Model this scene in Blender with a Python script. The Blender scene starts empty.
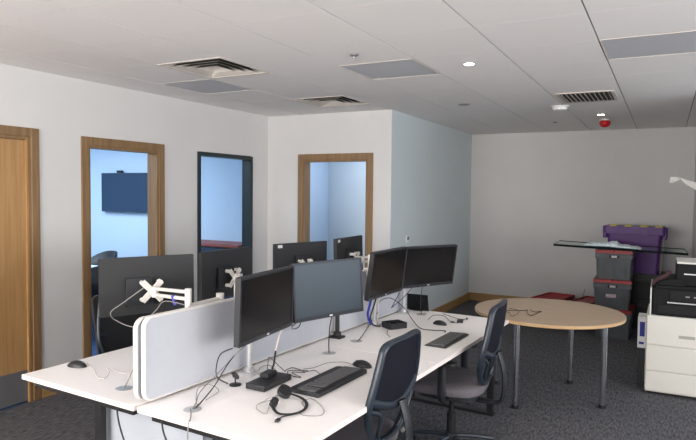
import bpy, bmesh, math, random
from mathutils import Vector, Matrix
random.seed(7)
C = bpy.context.scene.collection
PI = math.pi
R = math.radians

# ------------------------------------------------------------------ materials
def mat(name, col, rough=.6, metal=0, noise=0, scale=8, bump=0, bscale=200, spec=.5, trans=0, alpha=1, emit=None, es=0, ior=1.45):
    m = bpy.data.materials.new(name); m.use_nodes = True
    nt = m.node_tree; b = nt.nodes['Principled BSDF']
    b.inputs['Base Color'].default_value = (*col, 1)
    b.inputs['Roughness'].default_value = rough
    b.inputs['Metallic'].default_value = metal
    b.inputs['Specular IOR Level'].default_value = spec
    b.inputs['Transmission Weight'].default_value = trans
    b.inputs['IOR'].default_value = ior
    b.inputs['Alpha'].default_value = alpha
    if emit:
        b.inputs['Emission Color'].default_value = (*emit, 1); b.inputs['Emission Strength'].default_value = es
    tc = nt.nodes.new('ShaderNodeTexCoord')
    if noise:
        n = nt.nodes.new('ShaderNodeTexNoise'); n.inputs['Scale'].default_value = scale; n.inputs['Detail'].default_value = 5
        r = nt.nodes.new('ShaderNodeValToRGB')
        r.color_ramp.elements[0].position = .3; r.color_ramp.elements[1].position = .7
        r.color_ramp.elements[0].color = (*[c*(1-noise) for c in col], 1)
        r.color_ramp.elements[1].color = (*[min(1, c*(1+noise)) for c in col], 1)
        nt.links.new(tc.outputs['Object'], n.inputs['Vector']); nt.links.new(n.outputs['Fac'], r.inputs['Fac'])
        nt.links.new(r.outputs['Color'], b.inputs['Base Color'])
    if bump:
        n = nt.nodes.new('ShaderNodeTexNoise'); n.inputs['Scale'].default_value = bscale
        u = nt.nodes.new('ShaderNodeBump'); u.inputs['Strength'].default_value = bump; u.inputs['Distance'].default_value = .003
        nt.links.new(tc.outputs['Object'], n.inputs['Vector']); nt.links.new(n.outputs['Fac'], u.inputs['Height'])
        nt.links.new(u.outputs['Normal'], b.inputs['Normal'])
    return m

def wood(name, c1, c2, stretch=(14, 14, .7), rough=.45, sc=3.0):
    m = bpy.data.materials.new(name); m.use_nodes = True
    nt = m.node_tree; b = nt.nodes['Principled BSDF']; b.inputs['Roughness'].default_value = rough
    tc = nt.nodes.new('ShaderNodeTexCoord'); mp = nt.nodes.new('ShaderNodeMapping'); mp.inputs['Scale'].default_value = stretch
    n = nt.nodes.new('ShaderNodeTexNoise'); n.inputs['Scale'].default_value = sc; n.inputs['Detail'].default_value = 8; n.inputs['Distortion'].default_value = .6
    r = nt.nodes.new('ShaderNodeValToRGB'); r.color_ramp.elements[0].position = .35; r.color_ramp.elements[1].position = .65
    r.color_ramp.elements[0].color = (*c1, 1); r.color_ramp.elements[1].color = (*c2, 1)
    nt.links.new(tc.outputs['Object'], mp.inputs['Vector']); nt.links.new(mp.outputs['Vector'], n.inputs['Vector'])
    nt.links.new(n.outputs['Fac'], r.inputs['Fac']); nt.links.new(r.outputs['Color'], b.inputs['Base Color'])
    return m

def carpet(name, c1, c2):
    m = bpy.data.materials.new(name); m.use_nodes = True
    nt = m.node_tree; b = nt.nodes['Principled BSDF']; b.inputs['Roughness'].default_value = .95; b.inputs['Specular IOR Level'].default_value = .15
    tc = nt.nodes.new('ShaderNodeTexCoord')
    mp = nt.nodes.new('ShaderNodeMapping'); mp.inputs['Scale'].default_value = (70, 16, 1); mp.inputs['Rotation'].default_value = (0, 0, .1)
    n = nt.nodes.new('ShaderNodeTexNoise'); n.inputs['Scale'].default_value = 1; n.inputs['Detail'].default_value = 3
    n2 = nt.nodes.new('ShaderNodeTexNoise'); n2.inputs['Scale'].default_value = 160; n2.inputs['Detail'].default_value = 2
    mx = nt.nodes.new('ShaderNodeMix'); mx.data_type = 'FLOAT'; mx.inputs['Factor'].default_value = .45
    r = nt.nodes.new('ShaderNodeValToRGB'); r.color_ramp.elements[0].position = .38; r.color_ramp.elements[1].position = .62
    r.color_ramp.elements[0].color = (*c1, 1); r.color_ramp.elements[1].color = (*c2, 1)
    bp = nt.nodes.new('ShaderNodeBump'); bp.inputs['Strength'].default_value = .6; bp.inputs['Distance'].default_value = .006
    L = nt.links.new
    L(tc.outputs['Object'], mp.inputs['Vector']); L(mp.outputs['Vector'], n.inputs['Vector']); L(tc.outputs['Object'], n2.inputs['Vector'])
    L(n.outputs['Fac'], mx.inputs['A']); L(n2.outputs['Fac'], mx.inputs['B']); L(mx.outputs['Result'], r.inputs['Fac'])
    L(r.outputs['Color'], b.inputs['Base Color']); L(mx.outputs['Result'], bp.inputs['Height']); L(bp.outputs['Normal'], b.inputs['Normal'])
    return m

M = dict(
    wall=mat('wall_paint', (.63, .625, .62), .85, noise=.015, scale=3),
    wall_cool_lit=mat('wall_paint_cool_light', (.60, .67, .70), .85, noise=.015, scale=3),  # same wall with the bluish light mixed into its colour
    room_blue=mat('meeting_wall_paint', (.56, .67, .79), .85, noise=.01, scale=3),
    ceil=mat('ceiling_tile', (.82, .80, .79), .9, bump=.25, bscale=350),
    grid=mat('ceiling_gap', (.22, .22, .23), .8),
    carpet=carpet('grey_carpet', (.040, .041, .047), (.155, .153, .165)),
    bcarpet=carpet('blue_carpet', (.02, .045, .10), (.05, .09, .18)),
    oak=wood('oak_door', (.35, .19, .070), (.42, .245, .10)),
    oak_f=wood('oak_frame', (.18, .105, .045), (.255, .155, .072)),
    oak_sk=wood('oak_skirting', (.30, .17, .06), (.42, .26, .11), (.7, .7, 14)),
    table=wood('light_oak_top', (.40, .29, .19), (.48, .355, .24), (1.5, 18, 10), .35),
    table_e=wood('light_oak_edge', (.46, .29, .14), (.54, .36, .19), (2, 2, 20), .4),
    steel=mat('steel_plate', (.25, .25, .26), .45, .6),
    white=mat('white_laminate', (.93, .905, .90), .38, bump=.05, bscale=500),
    whedge=mat('white_edging', (.83, .76, .74), .5),
    blackm=mat('black_metal', (.012, .012, .014), .45),
    plastic=mat('black_plastic', (.018, .019, .022), .42, bump=.08, bscale=600),
    plasticb=mat('soft_black_plastic', (.016, .018, .023), .45),
    back=mat('monitor_back', (.022, .023, .026), .6, bump=.1, bscale=500),
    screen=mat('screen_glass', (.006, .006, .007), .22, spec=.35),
    screen2=mat('screen_glass_reflection_tint', (.030, .042, .055), .30, spec=.6),  # window reflection tinted into the base colour
    bezel=mat('bezel', (.020, .022, .028), .32),
    badge=mat('silver_badge', (.75, .77, .8), .35, .3),
    screen_fab=mat('divider_fabric', (.45, .47, .52), .9, noise=.02, scale=25, bump=.2, bscale=700),
    trimw=mat('divider_trim', (.62, .61, .59), .5),
    cream=mat('cream_arm', (.72, .70, .66), .4),
    silver=mat('silver_metal', (.62, .63, .64), .33, .7),
    chrome=mat('chrome', (.72, .74, .77), .14, 1),
    mesh=mat('chair_mesh', (.010, .011, .018), .75, noise=.3, scale=220, bump=.5, bscale=500, spec=.15),
    cframe=mat('chair_frame_plastic', (.019, .027, .040), .34),
    seat=mat('seat_fabric', (.13, .12, .135), .95, noise=.2, scale=120, bump=.4, bscale=500),
    key=mat('key_caps', (.12, .12, .125), .5, noise=.6, scale=260),
    gcase=mat('grey_crate', (.085, .095, .105), .5, noise=.1, scale=10),
    red=mat('red_plastic', (.33, .025, .03), .45),
    purple=mat('purple_plastic', (.072, .014, .155), .45, noise=.1, scale=6),
    yellow=mat('yellow_clip', (.62, .56, .05), .5),
    label=mat('paper_label', (.62, .60, .60), .7),
    pink=mat('pink_mark', (.50, .20, .24), .7),
    dark=mat('dark_void', (.008, .008, .009), .8),
    ptr=mat('printer_cream', (.66, .65, .60), .5),
    ptrd=mat('printer_dark', (.008, .009, .010), .6, spec=.2),
    sheet=mat('white_paper', (.88, .87, .84), .8),
    glass=mat('green_glass', (.45, .72, .66), .05, trans=1, ior=1.45),
    gedge=mat('glass_edge', (.003, .010, .010), .6, spec=.1),
    bubble=mat('bubble_wrap', (.60, .72, .80), .25, bump=.9, bscale=90, noise=.2, scale=25),
    pane=mat('window_pane', (.80, .86, .9), .02, trans=1, ior=1.12),
    vent=mat('vent_white', (.60, .56, .51), .6),
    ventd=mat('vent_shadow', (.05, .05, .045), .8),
    panel=mat('grey_diffuser_panel', (.50, .51, .54), .5),
    redlens=mat('red_sounder', (.45, .01, .015), .3),
    lampglow=mat('lamp_glow', (1, .9, .7), .4, emit=(1, .88, .66), es=22),
    dwhite=mat('detector_white', (.8, .8, .8), .5),
    bluep=mat('blue_print', (.02, .03, .30), .5),
    cable=mat('black_cable', (.02, .02, .022), .5),
    cableg=mat('grey_cable', (.24, .23, .22), .5),
    cablew=mat('white_cable', (.62, .55, .54), .5),
    tv=mat('tv_screen', (.012, .035, .075), .3),
    tvback=mat('tv_case', (.03, .05, .08), .4),
    wframe=mat('dark_window_frame', (.012, .020, .022), .4),
    metal_desk=mat('pale_tabletop', (.65, .7, .75), .4),
)

# ------------------------------------------------------------------ mesh helpers
def bx(bm, c, s, rot=None, bev=0, seg=2):
    """box centre c, size s"""
    mtx = Matrix.Translation(Vector(c)) @ (rot.to_4x4() if rot else Matrix.Identity(4)) @ Matrix.Diagonal((s[0], s[1], s[2], 1))
    r = bmesh.ops.create_cube(bm, size=1, matrix=mtx)
    if bev:
        es = list({e for v in r['verts'] for e in v.link_edges})
        bmesh.ops.bevel(bm, geom=es, offset=bev, segments=seg, affect='EDGES', profile=.5)

def cyl(bm, p0, p1, r0, r1=None, n=20):
    p0, p1 = Vector(p0), Vector(p1); d = p1-p0
    q = d.to_track_quat('Z', 'Y').to_matrix().to_4x4()
    bmesh.ops.create_cone(bm, cap_ends=True, segments=n, radius1=r0, radius2=r0 if r1 is None else r1, depth=d.length,
                          matrix=Matrix.Translation((p0+p1)/2) @ q)

def smooth_pts(pts, k=5, closed=False):
    P = [Vector(p) for p in pts]; n = len(P); out = []
    if n < 3: return P
    rng = range(n if closed else n-1)
    for i in rng:
        if closed: a, b, c, d = P[(i-1) % n], P[i], P[(i+1) % n], P[(i+2) % n]
        else: a, b, c, d = P[max(i-1, 0)], P[i], P[i+1], P[min(i+2, n-1)]
        for j in range(k):
            t = j/k
            out.append(.5*((2*b)+(c-a)*t+(2*a-5*b+4*c-d)*t*t+(3*b-a-3*c+d)*t**3))
    if not closed: out.append(P[-1])
    return out

def tube(bm, pts, r, n=8, k=5, closed=False, flat=None):
    """smooth tube; flat=(ru,rv,ref) gives an oval section, ru along ref"""
    P = smooth_pts(pts, k, closed); N = len(P); rings = []
    up = Vector((0, 0, 1)); prev = None
    for i, p in enumerate(P):
        if closed: t = (P[(i+1) % N]-P[(i-1) % N])
        else: t = P[min(i+1, N-1)]-P[max(i-1, 0)]
        if t.length < 1e-9: t = Vector((1, 0, 0))
        t.normalize()
        if flat:
            a = Vector(flat[2]); a = (a - t*a.dot(t)).normalized(); b = t.cross(a); ra, rb = flat[0], flat[1]
        else:
            if prev is None: prev = up.cross(t) if abs(t.z) < .95 else Vector((1, 0, 0))
            a = (prev - t*prev.dot(t)).normalized(); prev = a; b = t.cross(a)
            ra = rb = (r[i*len(r)//N] if isinstance(r, (list, tuple)) else r)
        rings.append([bm.verts.new(p+a*math.cos(2*PI*j/n)*ra+b*math.sin(2*PI*j/n)*rb) for j in range(n)])
    for i in range(N if closed else N-1):
        A, B = rings[i], rings[(i+1) % N]
        for j in range(n): bm.faces.new((A[j], A[(j+1) % n], B[(j+1) % n], B[j]))
    if not closed:
        bm.faces.new(rings[0][::-1]); bm.faces.new(rings[-1])

def lathe(bm, prof, c=(0, 0, 0), n=28, axis='Z'):
    rings = []
    for r, z in prof:
        ring = []
        for j in range(n):
            a = 2*PI*j/n
            if axis == 'Z': v = Vector((r*math.cos(a), r*math.sin(a), z))
            elif axis == 'X': v = Vector((z, r*math.cos(a), r*math.sin(a)))
            else: v = Vector((r*math.sin(a), z, r*math.cos(a)))
            ring.append(bm.verts.new(v+Vector(c)))
        rings.append(ring)
    for A, B in zip(rings, rings[1:]):
        for j in range(n): bm.faces.new((A[j], A[(j+1) % n], B[(j+1) % n], B[j]))
    bm.faces.new(rings[0][::-1]); bm.faces.new(rings[-1])

def prism(bm, poly, h0, h1, f=lambda x, y, h: (x, y, h), top=1.0):
    """polygon extruded from h0 to h1, f maps to 3-D"""
    cx = sum(p[0] for p in poly)/len(poly); cy = sum(p[1] for p in poly)/len(poly)
    A = [bm.verts.new(f(x, y, h0)) for x, y in poly]
    B = [bm.verts.new(f(cx+(x-cx)*top, cy+(y-cy)*top, h1)) for x, y in poly]
    n = len(poly)
    for i in range(n): bm.faces.new((A[i], A[(i+1) % n], B[(i+1) % n], B[i]))
    bm.faces.new(A[::-1]); bm.faces.new(B)

def rrect(w, h, r, n=6, cx=0, cy=0):
    out = []
    for sx, sy, a0 in ((1, 1, 0), (-1, 1, PI/2), (-1, -1, PI), (1, -1, 1.5*PI)):
        for i in range(n+1):
            a = a0+PI/2*i/n
            out.append((cx+sx*(w/2-r)+r*math.cos(a), cy+sy*(h/2-r)+r*math.sin(a)))
    return out

def obj(name, bm, m, parent=None, smooth=False, bevel=0):
    me = bpy.data.meshes.new(name)
    bmesh.ops.recalc_face_normals(bm, faces=bm.faces[:])
    bm.to_mesh(me); bm.free()
    for x in (m if isinstance(m, (list, tuple)) else [m]): me.materials.append(x)
    if smooth:
        for p in me.polygons: p.use_smooth = True
        try: me.set_sharp_from_angle(angle=R(40))
        except Exception: pass
    o = bpy.data.objects.new(name, me); C.objects.link(o)
    if parent: o.parent = parent
    if bevel:
        b = o.modifiers.new('bevel', 'BEVEL'); b.width = bevel; b.segments = 2; b.limit_method = 'ANGLE'
    return o

def tag(o, label, cat, group=None):
    o['label'] = label; o['category'] = cat
    if group: o['group'] = group
    return o

def thing(name, label, cat, loc=(0, 0, 0), rz=0, group=None, rx=0):
    o = bpy.data.objects.new(name, None); C.objects.link(o); o.empty_display_size = .1
    o.location = loc; o.rotation_euler = (rx, 0, rz)
    return tag(o, label, cat, group)

def dup(root, loc=None, rz=None, label=None, group=None, rx=None):
    r = root.copy(); C.objects.link(r)
    if loc is not None: r.location = loc
    e = list(root.rotation_euler)
    if rz is not None: e[2] = rz
    if rx is not None: e[0] = rx
    r.rotation_euler = e
    if label: r['label'] = label
    if group: r['group'] = group
    for ch in list(root.children):
        c = ch.copy(); C.objects.link(c); c.parent = r
        for g in list(ch.children):
            d = g.copy(); C.objects.link(d); d.parent = c
    return r

def struct(name, bm, m, parent=None, smooth=False):
    o = obj(name, bm, m, parent, smooth)
    if not parent: o['kind'] = 'structure'
    return o

def B(): return bmesh.new()

# desk bank frame: u across (0..1.765), v along the run (0..2.8)
OX, OY, PH = -2.965, 1.978, -.057
def W(u, v, z=0.0):
    return Vector((OX+math.cos(PH)*u-math.sin(PH)*v, OY+math.sin(PH)*u+math.cos(PH)*v, z))

# ------------------------------------------------------------------ room shell
XL, XR, Y1, Y2, H = -4.457, -2.765, 6.298, 9.474, 2.640
XP = .335    # pier on the right
T = .12

def wall_x(bm, x0, x1, y0, y1, holes):
    """wall slab spanning x0..x1 thick, running along y, with holes (ya,yb,za,zb)"""
    y = y0
    for (a, b, za, zb) in sorted(holes):
        if a > y: bx(bm, ((x0+x1)/2, (y+a)/2, H/2), (x1-x0, a-y, H))
        if za > 0: bx(bm, ((x0+x1)/2, (a+b)/2, za/2), (x1-x0, b-a, za))
        if zb < H: bx(bm, ((x0+x1)/2, (a+b)/2, (zb+H)/2), (x1-x0, b-a, H-zb))
        y = b
    if y < y1: bx(bm, ((x0+x1)/2, (y+y1)/2, H/2), (x1-x0, y1-y, H))

b = B(); bx(b, (-.3, 3.3, -.05), (8.32, 12.6, .1)); struct('floor', b, M['carpet'])
b = B(); bx(b, (-6.7, 4.0, -.05), (4.48, 9.0, .1)); struct('floor.001', b, M['bcarpet'])

D1 = (2.15, 3.076); D2 = (3.612, 4.44); W1 = (5.0, 5.968)
b = B(); wall_x(b, XL-T, XL, -2.6, 8.0, [(D1[0], D1[1], 0, 2.112), (D2[0], D2[1], 0, 2.09), (W1[0], W1[1], .06, 2.125)])
struct('wall_left', b, M['wall'])
b = B()
bx(b, ((XL-3.98+.05)/2, Y1+T/2, H/2), (-3.93-XL, T, H)); bx(b, ((-3.055+XR)/2, Y1+T/2, H/2), (XR+3.055, T-.002, H))
bx(b, (-3.4925, Y1+T/2, (2.09+H)/2), (.875, T, H-2.09))
struct('wall_front', b, M['wall'])
b = B(); bx(b, (XR-T/2, (Y1+T+Y2+T)/2, H/2), (T, Y2-Y1, H)); bx(b, (XR, Y1+T/2+.002, H/2), (.004, T-.004, H)); struct('wall_return', b, M['wall_cool_lit'])
b = B(); bx(b, ((XR+3.6)/2, Y2+T/2, H/2), (3.6-XR, T, H)); struct('wall_back', b, M['wall'])
b = B(); bx(b, (XP+T/2, (6.6+Y2)/2, H/2), (T, Y2-6.6, H)); bx(b, ((XP+3.6)/2, 6.6-T/2, H/2), (3.6-XP, T, H)); struct('wall_pier', b, M['wall'])
b = B(); wall_x(b, 3.48, 3.6, -2.6, 6.6, [(-1.6, .6, .85, 2.4), (.9, 3.1, .85, 2.4), (3.4, 6.3, .85, 2.4)]); struct('wall_right', b, M['wall'])
b = B(); bx(b, (-4.0, -2.66, .4), (15.2, T, .8)); bx(b, (-4.0, -2.66, 2.55), (15.2, T, .2))
for x in (-4.5, -2.6, -.6, 1.4, 3.54): bx(b, (x, -2.66, 1.65), (.12, T, 1.7))
struct('wall_near', b, M['wall'])
# rooms beyond the left wall and the front wall
b = B(); bx(b, (-6.7, 6.42, H/2), (4.25, T, H)); bx(b, (-8.9, 2.5, H/2), (T, 8, H)); bx(b, (-6.7, -.4, H/2), (4.25, T, H))
struct('wall_meeting_room', b, M['room_blue'])
b = B(); bx(b, ((XL+XR)/2-.06, 7.91, H/2), (XR-XL, T, H)); struct('wall_side_room', b, M['wall_cool_lit'])
b = B(); bx(b, (XL+.003, 7.13, H/2), (.006, 1.42, H)); struct('wall_side_room_left', b, M['room_blue'])

# ceiling: tile grid with narrow gaps
TX, TY, GX, GY = .6, .61, -.3908, 3.975
skip = {(-5, -1), (-5, 2), (-6, 0), (-3, 0), (0, 0)}
b = B()
for i in range(-7, 7):
    for j in range(-11, 10):
        if (i, j) in skip: continue
        x0, x1 = max(GX+i*TX+.0045, XL), min(GX+(i+1)*TX-.0045, 3.55)
        y0, y1 = GY+j*TY+.0012, min(GY+(j+1)*TY-.0012, Y2)
        if x1 <= x0 or y1 <= y0: continue
        bx(b, ((x0+x1)/2, (y0+y1)/2, H+.012), (x1-x0, y1-y0, .024))
ceil = struct('ceiling', b, M['ceil'])
b = B(); bx(b, (-.4, 3.4, H+.06), (8.2, 12.4, .02)); g = obj('grid_backing', b, M['grid'], ceil)
b = B()
for i in range(-7, 8): bx(b, (GX+i*TX, 3.4, H+.018), (.008, 12.2, .02))
for j in range(-11, 10): bx(b, (-.45, GY+j*TY, H+.020), (8.0, .002, .02))
obj('grid_bars', b, M['grid'], ceil)
b = B(); bx(b, (-6.7, 3.4, H+.05), (4.3, 7, .1)); struct('ceiling.001', b, M['ceil'])

# oak frames ------------------------------------------------------------
def arch_left(name, ya, yb, zt, m, aw=.070, depth=T):
    """architrave + lining in the left wall round an opening ya..yb (clear)"""
    b = B(); s = .016
    for y0, y1 in ((ya-aw, ya), (yb, yb+aw)): bx(b, (XL+s/2, (y0+y1)/2, (zt+aw)/2), (s, y1-y0, zt+aw), bev=.003)
    bx(b, (XL+s/2, (ya+yb)/2, zt+aw/2), (s, yb-ya+.001, aw), bev=.003)
    for y in (ya+.012, yb-.012): bx(b, (XL-depth/2, y, zt/2), (depth+.01, .024, zt))
    bx(b, (XL-depth/2, (ya+yb)/2, zt-.012), (depth+.01, yb-ya-.048, .024))
    return struct(name, b, m)
d1 = arch_left('door_1', D1[0], D1[1], 2.112, M['oak_f'])
b = B(); bx(b, (XL-.035, (D1[0]+D1[1])/2, 1.05), (.044, D1[1]-D1[0]-.054, 2.07)); lf = obj('door_leaf', b, M['oak'], d1)
b = B(); bx(b, (XL-.0115, (D1[0]+D1[1])/2, .14), (.003, D1[1]-D1[0]-.07, .25)); obj('kick_plate', b, M['steel'], d1)
b = B()
for y in (D1[0]+.03, D1[1]-.031): bx(b, (XL-.004, y, 1.05), (.02, .014, 2.1))
obj('door_stop', b, M['oak'], d1)
b = B(); tube(b, [(XL+.0, 2.27, 1.0), (XL+.045, 2.27, 1.0), (XL+.05, 2.31, 1.0), (XL+.05, 2.39, 1.0)], .009); cyl(b, (XL-.012, 2.27, 1.0), (XL-.004, 2.27, 1.0), .026)
obj('door_handle', b, M['silver'], d1, True)
arch_left('door_2', D2[0], D2[1], 2.09, M['oak_f'])
# dark framed glazed screen
w1 = B()
fw = .045
for y in (W1[0]+fw/2, W1[1]-fw/2): bx(w1, (XL-.05, y, 1.09), (.13, fw, 2.06))
bx(w1, (XL-.05, (W1[0]+W1[1])/2, 2.125-fw/2), (.13, W1[1]-W1[0]-2*fw, fw)); bx(w1, (XL-.05, (W1[0]+W1[1])/2, .085), (.13, W1[1]-W1[0]-2*fw, .05))
w1 = struct('window_1', w1, M['wframe'])
b = B(); bx(b, (XL-.07, (W1[0]+W1[1])/2, 1.095), (.006, W1[1]-W1[0]-2*fw, 1.97)); obj('pane', b, M['pane'], w1)
# oak framed opening in the front wall
b = B(); xa, xb, zt, aw = -3.93, -3.055, 2.09, .070
for x0, x1 in ((xa-aw, xa), (xb, xb+aw)): bx(b, ((x0+x1)/2, Y1-.008, (zt+aw)/2), (aw, .016, zt+aw), bev=.003)
bx(b, ((xa+xb)/2, Y1-.008, zt+aw/2), (xb-xa+.001, .016, aw), bev=.003)
for x in (xa+.012, xb-.012): bx(b, (x, Y1+T/2, zt/2), (.024, T+.01, zt))
bx(b, ((xa+xb)/2, Y1+T/2, zt-.012), (xb-xa-.048, T+.01, .024))
struct('door_3', b, M['oak_f'])
# skirting
def skirt(name, segs):
    b = B()
    for (p0, p1, n) in segs:
        p0, p1 = Vector(p0), Vector(p1); c = (p0+p1)/2; L = (p1-p0).length
        along_x = abs(p1.x-p0.x) > abs(p1.y-p0.y)
        bx(b, (c.x+n[0]*.009, c.y+n[1]*.009, .06), (L if along_x else .018, .018 if along_x else L, .12), bev=.003)
    struct(name, b, M['oak_sk'])
skirt('baseboard_left', [((XL, -2.6, 0), (XL, D1[0]-.07, 0), (1, 0)), ((XL, D1[1]+.07, 0), (XL, D2[0]-.07, 0), (1, 0)), ((XL, D2[1]+.07, 0), (XL, 5.0, 0), (1, 0)), ((XL, 5.97, 0), (XL, Y1, 0), (1, 0))])
skirt('baseboard_front', [((XL+.018, Y1, 0), (-4.0, Y1, 0), (0, -1)), ((-2.985, Y1, 0), (XR, Y1, 0), (0, -1))])
skirt('baseboard_return', [((XR, Y1, 0), (XR, Y2-.018, 0), (1, 0))])
skirt('baseboard_back', [((XR, Y2, 0), (XP, Y2, 0), (0, -1))])

# ------------------------------------------------------------------ ceiling fittings
def diffuser(i, j, label):
    cx, cy = GX+(i+.5)*TX, GY+(j+.5)*TY
    t = thing('air_diffuser', label, 'vent', (cx, cy, H), 0, 'square four-way air diffusers')
    b = B()
    for k in range(4):
        a = k*PI/2
        bx(b, (math.cos(a)*.289, math.sin(a)*.294, 0), (.022, .610, .010) if k % 2 == 0 else (.556, .022, .010))
    obj('frame', b, M['vent'], t)
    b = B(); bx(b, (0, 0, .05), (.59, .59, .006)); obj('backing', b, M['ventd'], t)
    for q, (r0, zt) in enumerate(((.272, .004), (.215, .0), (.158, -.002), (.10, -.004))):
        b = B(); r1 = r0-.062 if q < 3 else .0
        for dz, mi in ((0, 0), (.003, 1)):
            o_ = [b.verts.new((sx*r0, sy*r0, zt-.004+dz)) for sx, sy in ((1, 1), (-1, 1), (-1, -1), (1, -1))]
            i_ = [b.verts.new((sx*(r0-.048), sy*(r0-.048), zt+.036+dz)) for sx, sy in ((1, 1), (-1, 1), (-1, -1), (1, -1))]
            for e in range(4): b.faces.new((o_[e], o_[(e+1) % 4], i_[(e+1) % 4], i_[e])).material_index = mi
        o = obj('vane', b, [M['vent'], M['ventd']], t)  # upper faces take a dark colour, shade painted into the vanes
    return t
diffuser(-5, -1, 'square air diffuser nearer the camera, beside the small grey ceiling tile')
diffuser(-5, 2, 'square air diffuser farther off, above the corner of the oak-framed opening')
def gpanel(i, j, label):
    cx, cy = GX+(i+.5)*TX, GY+(j+.5)*TY
    t = thing('light_panel', label, 'ceiling panel', (cx, cy, H), 0, 'flat grey ceiling panels')
    b = B(); bx(b, (0, 0, .003), (.582, .592, .006)); obj('diffuser', b, M['panel'], t)
    b = B()
    for k in range(4):
        a = k*PI/2
        bx(b, (math.cos(a)*.292, math.sin(a)*.297, 0), (.007, .604, .006) if k % 2 == 0 else (.590, .007, .006))
    obj('frame', b, M['vent'], t)
gpanel(-6, 0, 'flat grey ceiling panel next to the left wall, touching the nearer diffuser')
gpanel(-3, 0, 'flat grey ceiling panel in the middle of the ceiling')
gpanel(0, 0, 'flat grey ceiling panel cut by the right edge of the photo')
# linear grille
t = thing('air_grille', 'rectangular white slatted air grille in the ceiling over the copier side', 'vent', (-.69, 6.20, H-.002))
b = B()
for x in (-.235, .235): bx(b, (x, 0, -.004), (.03, .62, .008))
for y in (-.30, .30): bx(b, (0, y, -.004), (.44, .03, .008))
obj('frame', b, M['vent'], t)
b = B(); bx(b, (0, 0, -.0005), (.44, .58, .001)); obj('backing', b, M['ventd'], t)
for k in range(11):
    b = B(); bx(b, (-.20+k*.04, 0, -.010), (.003, .57, .022), rot=Matrix.Rotation(-.5, 3, 'Y')); obj('slat', b, M['vent'], t)
# spot lights
def spot(x, y, label):
    t = thing('ceiling_downlight', label, 'light', (x, y, H-.001), 0, 'small round recessed downlights')
    b = B(); lathe(b, [(.046, 0), (.047, -.004), (.040, -.008), (.032, -.005), (.030, 0)]); obj('bezel', b, M['silver'], t, True)
    b = B(); lathe(b, [(.037, -.004), (.034, -.010), (.01, -.013)]); obj('lamp', b, M['lampglow'], t, True)
    l = bpy.data.lights.new('downlight', 'SPOT'); l.energy = 14; l.spot_size = R(110); l.spot_blend = .8; l.color = (1, .85, .65); l.shadow_soft_size = .04
    lo = bpy.data.objects.new('downlight_lamp', l); C.objects.link(lo); lo.location = (x, y, H-.03)
spot(-1.282, 4.284, 'lit round downlight in the middle of the ceiling, the nearer one')
spot(-.696, 7.589, 'lit round downlight just in front of the red sounder')
# smoke detector
t = thing('smoke_detector', 'white round smoke detector beside the slatted air grille', 'detector', (-1.023, 6.744, H-.002))
b = B(); lathe(b, [(.095, 0), (.097, -.008), (.088, -.013)]); obj('base', b, M['dwhite'], t, True)
b = B(); lathe(b, [(.072, -.012), (.078, -.022), (.070, -.040), (.045, -.048), (.0, -.049)][:4]); obj('sensor_head', b, M['dwhite'], t, True)
# red sounder
t = thing('fire_sounder', 'red domed fire alarm sounder on the ceiling near the back wall', 'alarm', (-.696, 8.104, H-.002))
b = B(); lathe(b, [(.055, 0), (.056, -.015), (.050, -.020)]); obj('base', b, M['dwhite'], t, True)
b = B(); lathe(b, [(.050, -.018), (.062, -.035), (.064, -.060), (.050, -.085), (.025, -.097), (.004, -.10)]); obj('sounder_dome', b, M['redlens'], t, True)
b = B(); lathe(b, [(.062, 0), (.060, -.006), (.050, -.009)], (-1.903, 6.206, H-.001)); tag(obj('ceiling_speaker', b, mat('grey_speaker', (.28, .28, .29), .6), None, True), 'flat grey round disc in the ceiling above the return wall', 'speaker')
b = B(); lathe(b, [(.030, 0), (.030, -.010), (.012, -.018), (.010, -.03)], (-1.902, 3.684, H-.001)); tag(obj('sprinkler_head', b, M['steel'], None, True), 'small grey sprinkler head beside the middle grey ceiling panel', 'sprinkler')
b = B(); lathe(b, [(.026, 0), (.024, -.008), (.010, -.014)], (-1.3, 8.198, H-.001)); tag(obj('ceiling_sensor', b, M['steel'], None, True), 'tiny dark round sensor on the ceiling near the back wall', 'sensor')

# thermostat
t = thing('wall_thermostat', 'small grey and white thermostat on the pale blue return wall', 'thermostat', (XR, 6.80, 1.145))
b = B(); bx(b, (.009, 0, 0), (.018, .075, .085), bev=.004); obj('case', b, M['dwhite'], t)
b = B(); bx(b, (.0195, 0, .012), (.003, .055, .040)); obj('display', b, mat('lcd_grey', (.15, .16, .17), .4), t)

# ------------------------------------------------------------------ desks
TH = .025
def desk(name_label, u0, u1, v0, v1, inner):
    """one desktop between u0..u1, v0..v1; inner=+1 when the divider is on its high-u side"""
    o = W((u0+u1)/2, (v0+v1)/2, 0)
    t = thing('office_desk', name_label, 'desk', o, PH)
    w, l = u1-u0-.004, v1-v0-.004
    b = B(); bx(b, (0, 0, .73-TH/2), (w, l, TH), bev=.002)
    top = obj('desktop', b, [M['white'], M['whedge']], t)
    for p in top.data.polygons:
        if abs(p.normal.z) < .5: p.material_index = 1
    b = B()
    for y in (-l/2+.06, l/2-.06): bx(b, (0, y, .73-TH-.021), (w-.10, .04, .038))
    for x in (-w/2+.08, w/2-.08): bx(b, (x, 0, .73-TH-.021), (.04, l-.16, .036))
    obj('under_frame', b, M['blackm'], t)
    for x in (-w/2+.48*(.9 if inner > 0 else 1) if False else -inner*.0+(-w/2+.45 if inner > 0 else w/2-.30),):
        pass
    return t, w, l
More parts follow.
